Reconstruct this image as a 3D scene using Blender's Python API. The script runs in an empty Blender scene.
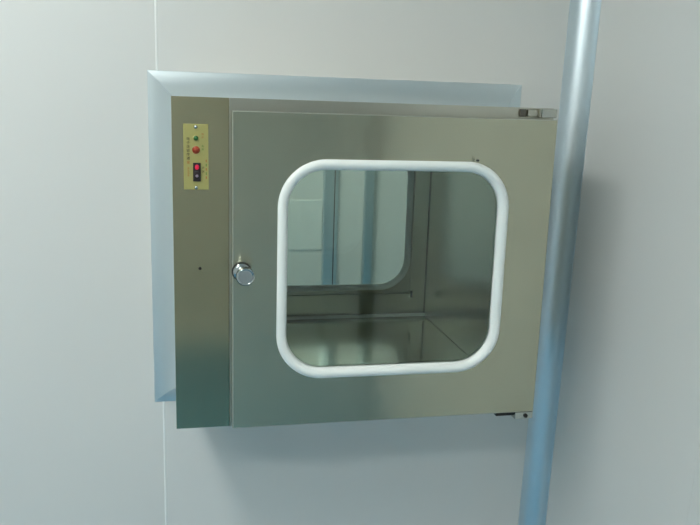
import bpy, bmesh, math
from mathutils import Vector, Matrix
S = bpy.context.scene
COL = S.collection
ZO = 0.9                      # height of the cabinet's bottom edge above the floor

# ---------------------------------------------------------------- camera
yaw, pitch, roll, fpx = 0.2139, 0.2027, 0.0314, 751.7
fw = Vector((math.sin(yaw)*math.cos(pitch), math.cos(yaw)*math.cos(pitch), -math.sin(pitch)))
r = Vector((math.cos(yaw), -math.sin(yaw), 0)); u = r.cross(fw)
r2 = r*math.cos(roll) + u*math.sin(roll); u2 = -r*math.sin(roll) + u*math.cos(roll)
cam = bpy.data.objects.new('camera', bpy.data.cameras.new('camera')); COL.objects.link(cam)
m = Matrix((r2, u2, -fw)).transposed().to_4x4()
m.translation = Vector((0.0283, -1.3299, 0.5894 + ZO)); cam.matrix_world = m
cam.data.sensor_width = 36; cam.data.lens = fpx*36/700; cam.data.clip_start = 0.02
S.camera = cam

# ---------------------------------------------------------------- world, exposure, lamp strengths
w = bpy.data.worlds.new('world'); S.world = w; w.use_nodes = True
w.node_tree.nodes['Background'].inputs[0].default_value = (0.75, 0.9, 1, 1)
w.node_tree.nodes['Background'].inputs[1].default_value = 0.05
S.view_settings.view_transform = 'Standard'; S.view_settings.look = 'None'
S.view_settings.gamma = 1; S.view_settings.use_curve_mapping = False
S.view_settings.exposure = 1.54
LAMP = (0.98, 1.0, 0.955)
# x, y, size x, size y, strength
MAIN_LAMPS = [(-0.65, -0.85, 0.30, 1.2, 6.6), (-1.05, -2.05, 1.2, 0.30, 7.5)]
FAR_LAMPS = [(0.3, 1.4, 0.30, 1.2, 7.5)]

# ---------------------------------------------------------------- room dimensions (local z, 0 = cabinet bottom)
P0, P1 = 0.2645, 0.3145       # the partition the cabinet passes through
XR = 0.898                    # right wall
XL, YB, ZC, ZF = -2.3, -3.3, 1.65, -ZO
FX0, FX1, FY = -1.3, 2.3, 2.6  # the room beyond

# ---------------------------------------------------------------- materials
def mat(name, col, rough=0.5, metal=0.0, spec=0.5, aniso=0.0, tangent=None, bump=None, coat=0.0, emit=None, var=0.0):
    m = bpy.data.materials.new(name); m.use_nodes = True
    nt = m.node_tree; b = nt.nodes['Principled BSDF']
    b.inputs['Base Color'].default_value = (*col, 1); b.inputs['Roughness'].default_value = rough
    b.inputs['Metallic'].default_value = metal; b.inputs['Specular IOR Level'].default_value = spec
    b.inputs['Coat Weight'].default_value = coat
    if aniso:
        b.inputs['Anisotropic'].default_value = aniso
        c = nt.nodes.new('ShaderNodeCombineXYZ')
        for i in range(3): c.inputs[i].default_value = tangent[i]
        nt.links.new(c.outputs[0], b.inputs['Tangent'])
    if emit:
        b.inputs['Emission Color'].default_value = (*emit[0], 1); b.inputs['Emission Strength'].default_value = emit[1]
    tc = nt.nodes.new('ShaderNodeTexCoord')
    if bump:                                             # (scale xyz, strength, distance)
        mp = nt.nodes.new('ShaderNodeMapping'); mp.inputs['Scale'].default_value = bump[0]
        n = nt.nodes.new('ShaderNodeTexNoise'); n.inputs['Scale'].default_value = 1; n.inputs['Detail'].default_value = 3
        bp = nt.nodes.new('ShaderNodeBump'); bp.inputs['Strength'].default_value = bump[1]; bp.inputs['Distance'].default_value = bump[2]
        nt.links.new(tc.outputs['Object'], mp.inputs[0]); nt.links.new(mp.outputs[0], n.inputs['Vector'])
        nt.links.new(n.outputs['Fac'], bp.inputs['Height']); nt.links.new(bp.outputs[0], b.inputs['Normal'])
    if var:                                              # blotchy wear in the surface colour
        n2 = nt.nodes.new('ShaderNodeTexNoise'); n2.inputs['Scale'].default_value = 9; n2.inputs['Detail'].default_value = 4
        mx = nt.nodes.new('ShaderNodeMapRange'); mx.inputs['To Min'].default_value = 1-var; mx.inputs['To Max'].default_value = 1+var
        h = nt.nodes.new('ShaderNodeVectorMath'); h.operation = 'SCALE'; h.inputs[0].default_value = col
        nt.links.new(tc.outputs['Object'], n2.inputs['Vector']); nt.links.new(n2.outputs['Fac'], mx.inputs['Value'])
        nt.links.new(mx.outputs[0], h.inputs['Scale']); nt.links.new(h.outputs[0], b.inputs['Base Color'])
    return m

def glass_mat(name, tint):
    m = bpy.data.materials.new(name); m.use_nodes = True; nt = m.node_tree
    for n in list(nt.nodes): nt.nodes.remove(n)
    o = nt.nodes.new('ShaderNodeOutputMaterial'); t = nt.nodes.new('ShaderNodeBsdfTransparent'); g = nt.nodes.new('ShaderNodeBsdfGlossy')
    f = nt.nodes.new('ShaderNodeFresnel'); f.inputs[0].default_value = 1.5; x = nt.nodes.new('ShaderNodeMixShader')
    t.inputs[0].default_value = (*tint, 1); g.inputs['Roughness'].default_value = 0.02
    nt.links.new(f.outputs[0], x.inputs[0]); nt.links.new(t.outputs[0], x.inputs[1]); nt.links.new(g.outputs[0], x.inputs[2])
    nt.links.new(x.outputs[0], o.inputs[0]); return m

M_WALL = mat('painted_steel_panel', (0.705, 0.712, 0.69), 0.42, spec=0.5, bump=((3, 3, 3), 0.03, 0.01))
M_CEIL = mat('ceiling_panel', (0.75, 0.77, 0.75), 0.5)
M_FLOOR = mat('blue_vinyl_floor', (0.12, 0.32, 0.47), 0.35)
M_JOINT = mat('joint_sealant', (0.88, 0.90, 0.88), 0.4)
M_ALU = mat('anodised_aluminium', (0.70, 0.79, 0.84), 0.38, 1.0)
M_ALUT = mat('anodised_aluminium_trim', (0.73, 0.80, 0.82), 0.46, 1.0)
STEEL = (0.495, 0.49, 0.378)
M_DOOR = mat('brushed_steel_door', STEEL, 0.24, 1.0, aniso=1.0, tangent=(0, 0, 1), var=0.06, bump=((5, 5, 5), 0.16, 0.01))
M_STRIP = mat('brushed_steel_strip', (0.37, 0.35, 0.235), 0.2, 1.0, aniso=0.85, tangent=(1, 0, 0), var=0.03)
M_BODY = mat('brushed_steel_body', (0.52, 0.51, 0.44), 0.3, 1.0, aniso=0.7, tangent=(0, 0, 1), var=0.05)
M_SIDE = mat('satin_steel_side', (0.48, 0.49, 0.45), 0.27, 1.0, var=0.08)
M_INB = mat('satin_steel_floor', (0.68, 0.67, 0.58), 0.15, 1.0, aniso=0.8, tangent=(0, 1, 0), var=0.04)
M_EDGE = mat('fold_highlight', (0.58, 0.58, 0.50), 0.4, 0.8)  # lighter steel for the door chamfers, their edge highlight put into the colour
M_CHROME = mat('chrome', (0.50, 0.54, 0.55), 0.08, 1.0)
M_RUBBER = mat('white_rubber', (0.87, 0.91, 0.88), 0.35)
M_GLASS = glass_mat('clear_glass', (0.90, 0.95, 0.915))
M_PLATE = mat('brass_plate', (0.42, 0.385, 0.14), 0.45, 0.35)
M_BLACK = mat('black_plastic', (0.02, 0.012, 0.015), 0.4)
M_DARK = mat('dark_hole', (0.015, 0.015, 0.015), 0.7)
M_RED = mat('red_lens', (0.34, 0.055, 0.025), 0.2)
M_GREEN = mat('green_lens', (0.03, 0.14, 0.04), 0.25)
M_REDL = mat('lit_red_rocker', (0.75, 0.02, 0.08), 0.3, emit=((1.0, 0.03, 0.12), 0.03))
M_MARK = mat('white_print', (0.5, 0.4, 0.5), 0.5)
M_INK1 = mat('brown_ink', (0.04, 0.03, 0.01), 0.6)
M_INK2 = mat('orange_ink', (0.40, 0.15, 0.03), 0.6)
M_INK3 = mat('green_ink', (0.12, 0.22, 0.04), 0.6)
M_RUST = mat('stained_steel', (0.13, 0.12, 0.10), 0.5, 0.6)
M_FRAME = mat('white_lamp_body', (0.8, 0.8, 0.8), 0.4)

# ---------------------------------------------------------------- helpers
def new(): return bmesh.new()
def quad(bm, pts): return bm.faces.new([bm.verts.new(p) for p in pts])
def box(bm, x0, x1, y0, y1, z0, z1, bev=0.0, seg=2):
    r_ = bmesh.ops.create_cube(bm, size=1)
    vs = r_['verts']
    for v in vs:
        v.co = Vector(((x0+x1)/2 + v.co.x*(x1-x0), (y0+y1)/2 + v.co.y*(y1-y0), (z0+z1)/2 + v.co.z*(z1-z0)))
    if bev:
        es = list({e for v in vs for e in v.link_edges})
        bmesh.ops.bevel(bm, geom=es, offset=bev, segments=seg, affect='EDGES', profile=0.5)
    return bm
def obj(name, bm, m, parent=None, smooth=False, origin=None):
    """bm is in local scene coordinates (z = 0 at cabinet bottom)"""
    o = parent
    L = Vector((0, 0, 0))
    while o is not None:
        L += o.location; o = o.parent
    if parent is None and origin is not None: L = Vector(origin)
    for v in bm.verts: v.co = v.co + Vector((0, 0, ZO)) - L
    bmesh.ops.recalc_face_normals(bm, faces=bm.faces[:])
    me = bpy.data.meshes.new(name); bm.to_mesh(me); bm.free()
    me.materials.append(m)
    ob = bpy.data.objects.new(name, me); COL.objects.link(ob); ob.parent = parent
    if parent is None and origin is not None: ob.location = L
    if smooth:
        for p in me.polygons: p.use_smooth = True
        try: me.set_sharp_from_angle(angle=math.radians(40))
        except Exception: pass
    return ob
def thing(name, label, cat, loc):
    o = bpy.data.objects.new(name, None); COL.objects.link(o)
    o.location = (loc[0], loc[1], loc[2] + ZO); o['label'] = label; o['category'] = cat
    o.empty_display_size = 0.1
    return o
def lean(bm):                 # shears the right-hand wall to follow verticals bent by the lens
    for v in bm.verts: v.co.x += (v.co.z - .84)*.0156
    return bm
def struct(name, bm, m, smooth=False):
    o = obj(name, bm, m, smooth=smooth); o['kind'] = 'structure'; return o
def rrect(x0, x1, z0, z1, rad, n=14):
    pts = []
    for cx, cz, a0 in ((x1-rad, z1-rad, 0), (x0+rad, z1-rad, 90), (x0+rad, z0+rad, 180), (x1-rad, z0+rad, 270)):
        for i in range(n+1):
            a = math.radians(a0 + 90*i/n); pts.append((cx + rad*math.cos(a), cz + rad*math.sin(a)))
    return pts
def holed_panel(bm, rect, hole, yf, yb, b=0.0015):
    """flat panel facing -y with chamfered outer rim and a hole"""
    x0, x1, z0, z1 = rect
    def loop(pts, y): 
        vs = [bm.verts.new((p[0], y, p[1])) for p in pts]
        es = [bm.edges.new((vs[i], vs[(i+1) % len(vs)])) for i in range(len(vs))]
        return vs, es
    def rc(i): return [(x0+i, z0+i), (x1-i, z0+i), (x1-i, z1-i), (x0+i, z1-i)]
    def bridge(a, c):
        for i in range(len(a)): bm.faces.new((a[i], a[(i+1) % len(a)], c[(i+1) % len(a)], c[i]))
    s = 1 if yb > yf else -1
    A, eA = loop(rc(b), yf); B, _ = loop(rc(0), yf + s*b); C, eC = loop(rc(0), yb)
    H1, e1 = loop(hole, yf); H2, e2 = loop(hole, yb)
    bridge(A, B); bridge(B, C); bridge(H1, H2)
    bmesh.ops.triangle_fill(bm, edges=eA + e1, use_beauty=True); bmesh.ops.triangle_fill(bm, edges=eC + e2, use_beauty=True)
def tube_loop(bm, path, y, rw, rd, n=14):
    """closed tube with an oval section along a path in the xz plane"""
    N = len(path); rings = []
    for i in range(N):
        p = Vector((path[i][0], 0, path[i][1])); a = Vector((path[i-1][0], 0, path[i-1][1])); c = Vector((path[(i+1) % N][0], 0, path[(i+1) % N][1]))
        t = (c-a).normalized(); nn = Vector((t.z, 0, -t.x))
        rings.append([bm.verts.new(p + nn*rw*math.cos(2*math.pi*k/n) + Vector((0, y + rd*math.sin(2*math.pi*k/n), 0))) for k in range(n)])
    for i in range(N):
        for k in range(n):
            bm.faces.new((rings[i][k], rings[i][(k+1) % n], rings[(i+1) % N][(k+1) % n], rings[(i+1) % N][k]))
def lathe_y(bm, cx, cz, prof, n=40):
    """prof: list of (radius, y), axis along y"""
    rings = []
    for rad, y in prof:
        if rad < 1e-6: rings.append([bm.verts.new((cx, y, cz))])
        else: rings.append([bm.verts.new((cx + rad*math.cos(2*math.pi*k/n), y, cz + rad*math.sin(2*math.pi*k/n))) for k in range(n)])
    for a, c in zip(rings, rings[1:]):
        for k in range(n):
            k2 = (k+1) % n
            if len(a) == 1: bm.faces.new((a[0], c[k], c[k2]))
            elif len(c) == 1: bm.faces.new((a[k], a[k2], c[0]))
            else: bm.faces.new((a[k], a[k2], c[k2], c[k]))
def prism_z(bm, pts, z0, z1):
    a = [bm.verts.new((p[0], p[1], z0)) for p in pts]; c = [bm.verts.new((p[0], p[1], z1)) for p in pts]
    bm.faces.new(a[::-1]); bm.faces.new(c)
    for i in range(len(pts)): j = (i+1) % len(pts); bm.faces.new((a[i], a[j], c[j], c[i]))

# ---------------------------------------------------------------- the setting
G = 0.0015
bm = new()                     # the partition with a hole for the cabinet
for x0, x1, z0, z1 in ((XL-.05, 0-G, ZF, ZC), (0.70+G, FX1+.05, ZF, ZC), (0-G, .70+G, ZF, 0-G), (0-G, .70+G, .60+G, ZC)):
    box(bm, x0, x1, P0, P1, z0, z1)
struct('wall_back', bm, M_WALL)
struct('wall_right', lean(box(new(), XR, XR+.05, YB, P0, ZF, ZC)), M_WALL)
struct('wall_left', box(new(), XL-.05, XL, YB, P0, ZF, ZC), M_WALL)
bm = new(); box(bm, XR-.004, XR, -2.35, -2.05, ZF, 1.2); struct('streak_panel', lean(bm), mat('dark_streak_panel', (0.05, 0.06, 0.065), 0.4))  # unseen dark panel, added for the streak it reflects in the steel door
struct('baseboard_reflector', box(new(), XL, XR-.08, YB, YB+.05, ZF, ZF+.17, .012), M_JOINT)  # unseen pale strip, added to reflect a light band in the control strip
struct('wall_front', box(new(), XL-.05, XR+.05, YB-.05, YB, ZF, ZC), M_WALL)
bm = new(); box(bm, XL-.05, XR+.05, YB-.05, P1, ZF-.05, ZF); box(bm, FX0-.05, FX1+.05, P1, FY+.05, ZF-.05, ZF)
struct('floor', bm, M_FLOOR)
bm = new(); box(bm, XL-.05, XR+.05, YB-.05, P1, ZC, ZC+.05); box(bm, FX0-.05, FX1+.05, P1, FY+.05, ZC, ZC+.05)
struct('ceiling', bm, M_CEIL)
struct('wall_far', box(new(), FX0-.05, FX1+.05, FY, FY+.05, ZF, ZC), M_WALL)
struct('wall_far_left', box(new(), FX0-.05, FX0, P1, FY, ZF, ZC), M_WALL)
struct('wall_far_right', box(new(), FX1, FX1+.05, P1, FY, ZF, ZC), M_WALL)

# sealed joints between the wall panels: a low bead
def bead(x, y, axis, f=1.0):
    bm = new(); n = 6; pts = []
    for k in range(n+1):
        a = math.pi*k/n; d = .0022*f*math.cos(a); h = .0010*f*math.sin(a)
        pts.append((x+d, y-h) if axis == 'x' else (x-h, y+d))
    prism_z(bm, pts, ZF, ZC); return bm
struct('trim_1', bead(-.0322, P0, 'x'), M_JOINT, True)
struct('trim_2', lean(bead(XR, -.272, 'y', .6)), M_WALL, True)

# coved aluminium profile in the corner of the two walls
R = 0.0445; t = 0.0015
cx, cy = XR-R, P0-R
pts = [(cx + R*math.sin(a)-0.0*t, cy + R*math.cos(a)) for a in [math.pi/2*k/20 for k in range(21)]]
inner = [(cx + (R-t)*math.sin(a), cy + (R-t)*math.cos(a)) for a in [math.pi/2*k/20 for k in range(21)]]
bm = new()
lip = 0.004
poly = [(cx-lip, P0)] + [(cx-lip, P0-t)] + inner + [(XR-t, cy-lip), (XR, cy-lip)] + [(XR, P0)]
prism_z(bm, poly, ZF, ZC)
struct('trim_3', lean(bm), M_ALU, True)

# ---------------------------------------------------------------- aluminium cover frame round the cabinet
TW = 0.050
tf = thing('cover_frame', 'pale bluish aluminium cove frame mitred around the steel cabinet against the wall', 'frame', (0.35, P0, 0))
def trim_piece(side):
    bm = new(); n = 14
    prof = [(TW + .001, 0.0), (TW, .0015)]
    for k in range(n+1):
        a = math.pi/2*k/n
        o_, d_ = TW - TW*(.45*math.sin(a) + .55*k/n)*.98, .0015 + (TW-.002)*(.45*(1-math.cos(a)) + .55*k/n)
        prof.append((max(o_, .0008), d_))
    prof += [(.0008, 0.0)]
    X0, X1, Z0, Z1 = 0, .70, 0, .60
    rows = []
    for o_, d_ in prof:
        y = P0 - d_
        if side == 'top': a, c = (X0-o_, y, Z1+o_), (X1+o_, y, Z1+o_)
        if side == 'bottom': a, c = (X0-o_, y, Z0-o_), (X1+o_, y, Z0-o_)
        if side == 'left': a, c = (X0-o_, y, Z0-o_), (X0-o_, y, Z1+o_)
        if side == 'right': a, c = (X1+o_, y, Z0-o_), (X1+o_, y, Z1+o_)
        rows.append((bm.verts.new(a), bm.verts.new(c)))
    for i in range(len(rows)):
        j = (i+1) % len(rows); bm.faces.new((rows[i][0], rows[i][1], rows[j][1], rows[j][0]))
    bm.faces.new([x[0] for x in rows]); bm.faces.new([x[1] for x in rows])
    return bm
for s in ('top', 'left', 'right', 'bottom'):
    obj('frame_strip', trim_piece(s), M_ALUT, tf, True)

# ---------------------------------------------------------------- the pass-through cabinet
W, H, D = .70, .60, .5685
IX0, IX1, IZ0, IZ1, ID = .140, .651, .040, .552, .567
cab = thing('pass_through_cabinet', 'stainless steel pass box with a windowed door set through the white wall', 'cabinet', (0.35, 0.29, 0))
T = .0015
bm = new()                     # outer shell: front ring, four sides, rear ring
box(bm, .097, IX0, 0, T, 0, H); box(bm, IX1, W, 0, T, 0, H)
box(bm, IX0, IX1, 0, T, 0, IZ0); box(bm, IX0, IX1, 0, T, IZ1, H)
box(bm, 0, T, T, D, 0, H); box(bm, W-T, W, T, D, 0, H)
box(bm, T, W-T, T, D, 0, T); box(bm, T, W-T, T, D, H-T, H)
BX0, BX1, BZ0, BZ1 = .16, .611, .104, .53
box(bm, BX1-.003, BX1, ID-.0035, ID+T, BZ0-.003, BZ1); box(bm, BX0, BX1-.003, ID-.0035, ID+T, BZ0-.003, BZ0)
for a in ((T, BX0, T, H-T), (BX1, W-T, T, H-T), (BX0, BX1, T, BZ0), (BX0, BX1, BZ1, H-T)):
    box(bm, a[0], a[1], ID, ID+T, a[2], a[3])
obj('housing', bm, M_BODY, cab)
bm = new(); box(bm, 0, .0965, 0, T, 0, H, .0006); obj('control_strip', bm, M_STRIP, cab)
bm = new(); box(bm, .0972, .0998, -.003, T, 0.002, H-.002, .0008); obj('folded_edge', bm, M_BODY, cab)
# chamber lining, one mesh per plate so that each keeps its own grain
bm = new(); box(bm, IX0, IX1, T, ID, IZ0-T, IZ0); obj('chamber_floor', bm, M_INB, cab)
bm = new(); box(bm, IX0, IX1, T, ID, IZ1, IZ1+T); obj('chamber_roof', bm, M_SIDE, cab)
for x in (IX0-T, IX1):
    bm = new(); box(bm, x, x+T, T, ID, IZ0, IZ1); obj('chamber_side', bm, M_SIDE, cab)
bm = new()                     # bright rounded lip along the foot of the rear plate
n = 12
a_ = [[bm.verts.new((x, ID-.010 + .0050*math.cos(2*math.pi*k/n), .0458 + .0050*math.sin(2*math.pi*k/n))) for k in range(n)] for x in (IX0+.001, IX1-.001)]
for k in range(n): bm.faces.new((a_[0][k], a_[0][(k+1) % n], a_[1][(k+1) % n], a_[1][k]))
bm.faces.new(a_[0]); bm.faces.new(a_[1])
obj('rear_lip', bm, M_RUBBER, cab, True)
bm = new()                     # dark joint lines where the lining plates meet
box(bm, IX1-.0009, IX1-.0001, .02, ID-.0004, IZ0+.0001, IZ0+.0009); box(bm, IX1-.0020, IX1-.0001, ID-.0024, ID-.0004, IZ0+.0016, IZ1-.001)
obj('plate_joint', bm, M_RUST, cab)
bm = new(); box(bm, BX1-.004, BX1+.004, ID-.006, ID-.0002, .092, .112, .001)
obj('latch_tab', bm, M_INB, cab)
bm = new(); lathe_y(bm, .0452, .3022, [(0, -.0004), (.0026, -.0004), (.0030, .0002)], 16); obj('screw_hole', bm, M_DARK, cab)

# front door
DX0, DX1, DZ0, DZ1, DF, DB = .1005, .6985, .004, .5795, -.022, -.003
GX0, GX1, GZ0, GZ1, GR = .188, .605, .103, .4915, .078
door = bpy.data.objects.new('door', None); COL.objects.link(door); door.parent = cab
door.location = (.40-.35, -.012-.29, 0)
bm = new(); holed_panel(bm, (DX0, DX1, DZ0, DZ1), rrect(GX0, GX1, GZ0, GZ1, GR), DF, DB, .0018)
dp = obj('door_panel', bm, M_DOOR, door); dp.data.materials.append(M_EDGE)
for p in dp.data.polygons:
    if .3 < abs(p.normal.y) < .95: p.material_index = 1
bm = new(); tube_loop(bm, rrect(GX0, GX1, GZ0, GZ1, GR, 18), (DF+DB)/2, .0112, .0145, 18)
gask = obj('window_gasket', bm, M_RUBBER, door, True)
bm = new(); lo = rrect(GX0+.004, GX1-.004, GZ0+.004, GZ1-.004, GR-.004)
a = [bm.verts.new((p[0], -.015, p[1])) for p in lo]; c = [bm.verts.new((p[0], -.010, p[1])) for p in lo]
bm.faces.new(a); bm.faces.new(c[::-1])
for i in range(len(lo)): j = (i+1) % len(lo); bm.faces.new((a[i], a[j], c[j], c[i]))
obj('glass_pane', bm, M_GLASS, door)
KX, KZ = .118, .2995
bm = new(); lathe_y(bm, KX-.0008, KZ+.0004, [(.0160, DF), (.0160, DF-.002), (.0145, DF-.0045), (.0110, DF-.006), (0, DF-.006)])
kn = obj('door_knob', bm, M_CHROME, door, True)
bm = new(); lathe_y(bm, KX+.0035, KZ-.0016, [(.0085, DF-.005), (.0085, DF-.012), (.0140, DF-.016), (.0160, DF-.020), (.0165, DF-.030), (.0158, DF-.0340), (.0140, DF-.0358), (.0128, DF-.0355), (.0122, DF-.0346), (0, DF-.0346)])
obj('knob_cap', bm, M_CHROME, kn, True)
bm = new(); lathe_y(bm, KX-.0008, KZ+.0008, [(.0176, DF+.0004), (.0176, DF-.0010), (.0170, DF-.0016), (.0155, DF-.0016)]); obj('knob_shade_ring', bm, M_DARK, kn, True)  # dark ring standing in for the shadow round the knob base
bm = new(); lathe_y(bm, .5412, .503, [(0, -.0375), (.0018, -.0365), (.0020, -.030)], 10)
obj('gasket_speck', bm, M_DARK, gask, True)

# hinges (fixed brackets with the pivot)
h = bpy.data.objects.new('hinge', None); COL.objects.link(h); h.parent = cab; h.location = (.65-.35, -.01-.29, .58)
bm = new(); box(bm, .6685, .6985, -.0165, -.0002, .5825, .5985, .001); obj('hinge_bracket', bm, M_SIDE, h)
bm = new(); box(bm, .6300, .6420, -.0060, -.0002, .5835, .5970, .0012); obj('pivot_block', bm, M_RUST, h)
bm = new(); box(bm, .6440, .6640, -.0080, -.0002, .5840, .5965, .001); obj('hinge_leaf', bm, M_BODY, h)
bm = new(); box(bm, .6645, .6680, -.0150, -.0002, .5835, .5985, .0006); obj('pivot_pin', bm, M_BODY, h)
h = bpy.data.objects.new('hinge', None); COL.objects.link(h); h.parent = cab; h.location = (.66-.35, -.01-.29, -.006)
bm = new(); box(bm, .6600, .6985, -.0200, .0080, -.0110, .0030, .001); obj('hinge_bracket', bm, M_SIDE, h)
bm = new(); box(bm, .6200, .6590, -.0190, .0060, -.0030, .0032, .001); obj('hinge_leaf', bm, M_DARK, h)
bm = new(); lathe_y(bm, .6830, -.0045, [(0, -.0225), (.0040, -.0225), (.0044, -.0195)], 16); obj('hinge_screw', bm, M_DARK, h)

# control plate
cp = bpy.data.objects.new('control_plate', None); COL.objects.link(cp); cp.parent = cab; cp.location = (.04-.35, -.29, .5)
bm = new(); box(bm, .0192, .0614, -.0020, -.0001, .4425, .5548, .0005); obj('brass_plate', bm, M_PLATE, cp)
for z in (.5497, .4462):
    bm = new(); lathe_y(bm, .0402, z, [(0, -.0052), (.0018, -.0050), (.0030, -.0040), (.0034, -.0020)], 18)
    obj('screw', bm, M_CHROME, cp, True)
for z, m_, rd in ((.5308, M_GREEN, .0042), (.5108, M_RED, .0052)):
    bm = new(); lathe_y(bm, .0404, z, [(rd+.0014, -.0020), (rd+.0014, -.0032), (rd, -.0038)], 24)
    b = obj('indicator_lamp', bm, M_PLATE if m_ is M_GREEN else M_RED, cp, True)
    b['label'] = 'green indicator lamp' if m_ is M_GREEN else 'red indicator lamp'
    bm = new(); lathe_y(bm, .0404, z, [(rd, -.0030), (rd*.93, -.0050), (rd*.7, -.0066), (rd*.35, -.0074), (0, -.0077)], 24)
    obj('lamp_lens', bm, m_, b, True)
bm = new(); box(bm, .0350, .0480, -.0050, -.0018, .4570, .4890, .0008); sw = obj('power_switch', bm, M_BLACK, cp)
bm = new(); box(bm, .0383, .0448, -.0080, -.0045, .4775, .4860, .0030, 4); obj('rocker', bm, M_REDL, sw, True)
bm = new(); box(bm, .0378, .0455, -.0062, -.0045, .4605, .4745, .0010); obj('rocker_foot', bm, M_BLACK, sw, True)
bm = new(); tube_loop(bm, [(.0416+.0017*math.cos(2*math.pi*k/16), .4665+.0017*math.sin(2*math.pi*k/16)) for k in range(16)], -.0064, .0005, .0003, 6)
obj('off_mark', bm, M_MARK, sw)
def text(s, x, z, size, m_, parent, step=1.0, name='lettering'):
    """column of characters, top one at (x, z)"""
    bm = new()
    for i, ch in enumerate(s):
        cu = bpy.data.curves.new('t', 'FONT'); cu.body = ch; cu.size = size; cu.align_x = 'CENTER'; cu.align_y = 'CENTER'
        cu.extrude = 0; cu.offset = size*.008
        o = bpy.data.objects.new('t', cu); COL.objects.link(o)
        me = bpy.data.meshes.new_from_object(o.evaluated_get(bpy.context.evaluated_depsgraph_get()))
        me.transform(Matrix.Translation((x, -.00225, z - i*size*step)) @ Matrix.Rotation(math.radians(90), 4, 'X'))
        bm.from_mesh(me); bpy.data.objects.remove(o); bpy.data.meshes.remove(me)
    return obj(name, bm, m_, parent)
text('电子连锁传递', .0272, .5290, .0060, M_INK1, cp, 1.10)
text('窗', .0272, .4890, .0056, M_INK2, cp)
text('净化设备', .0272, .4790, .0035, M_INK2, cp, 1.15)
text('指示', .0516, .5375, .0042, M_INK2, cp, 1.25)
text('电源', .0516, .5170, .0042, M_INK3, cp, 1.25)
text('开关', .0522, .4800, .0045, M_INK1, cp, 1.4)
for i, m_ in enumerate((M_INK2, M_INK3, M_INK2, M_INK3, M_INK2)):
    bm = new(); box(bm, .0566, .0582, -.00225, -.0019, .4900-i*.0072, .4945-i*.0072); obj('printed_mark', bm, m_, cp)

# rear door, seen through the front window
rd = bpy.data.objects.new('rear_door', None); COL.objects.link(rd); rd.parent = cab; rd.location = (.05, .58-.29, 0)
RF, RB = .592, .572             # outer and inner faces
HX0, HX1, HZ0, HZ1, HR = .188, .602, .118, .4915, .078
bm = new(); holed_panel(bm, (.1005, .6985, .004, .5795), rrect(HX0, HX1, HZ0, HZ1, HR), RF, RB, .0018)
obj('door_panel', bm, M_BODY, rd)
bm = new(); tube_loop(bm, rrect(HX0, HX1, HZ0, HZ1, HR, 18), (RF+RB)/2, .0090, .0125, 18)
obj('window_gasket', bm, M_RUBBER, rd, True)
bm = new(); lo = rrect(HX0+.004, HX1-.004, HZ0+.004, HZ1-.004, HR-.004)
a = [bm.verts.new((p[0], .580, p[1])) for p in lo]; c = [bm.verts.new((p[0], .585, p[1])) for p in lo]
bm.faces.new(a); bm.faces.new(c[::-1])
for i in range(len(lo)): j = (i+1) % len(lo); bm.faces.new((a[i], a[j], c[j], c[i]))
obj('glass_pane', bm, M_GLASS, rd)

# ---------------------------------------------------------------- the room beyond: two aluminium corner posts and a wall panel
def post(x0, x1, label):
    bm = new(); box(bm, x0, x1, FY-.05, FY, ZF, ZC, .008, 3)
    o = obj('aluminium_post', bm, M_ALU, smooth=True, origin=((x0+x1)/2, FY-.025, 0)); o['label'] = label; o['category'] = 'post'
    o['group'] = 'posts in the room beyond'
    return o
p1 = post(.722, .798, 'bluish aluminium post seen through both windows, left of the two')
post(.945, .992, 'bluish aluminium post seen through both windows, right of the two')
bm = new(); box(bm, -.2, .7215, FY-.006, FY, -.165, .105, .002)
struct('trim_4', bm, M_CEIL)
bm = new(); box(bm, .774, .780, FY-.052, FY-.0495, ZF+.01, ZC-.01); obj('post_groove', bm, M_RUST, p1)

# ---------------------------------------------------------------- ceiling lights
def lamp(x, y, sx, sy, e, label):
    t_ = thing('ceiling_light', label, 'lamp', (x, y, ZC-.05)); t_['group'] = 'fluorescent ceiling lights'
    bm = new(); box(bm, x-sx/2-.02, x+sx/2+.02, y-sy/2-.02, y+sy/2+.02, ZC-.05, ZC-.0005, .004); obj('lamp_body', bm, M_FRAME, t_)
    bm = new(); box(bm, x-sx/2, x+sx/2, y-sy/2, y+sy/2, ZC-.062, ZC-.0505, .003)
    obj('diffuser', bm, mat('lit_diffuser', (.8, .8, .8), .5, emit=(LAMP, e)), t_)
lamp(*MAIN_LAMPS[0], 'long white fluorescent ceiling light nearest the cabinet')
lamp(*MAIN_LAMPS[1], 'long white fluorescent ceiling light at the rear of the room')
lamp(*FAR_LAMPS[0], 'long white fluorescent ceiling light in the room beyond the cabinet')
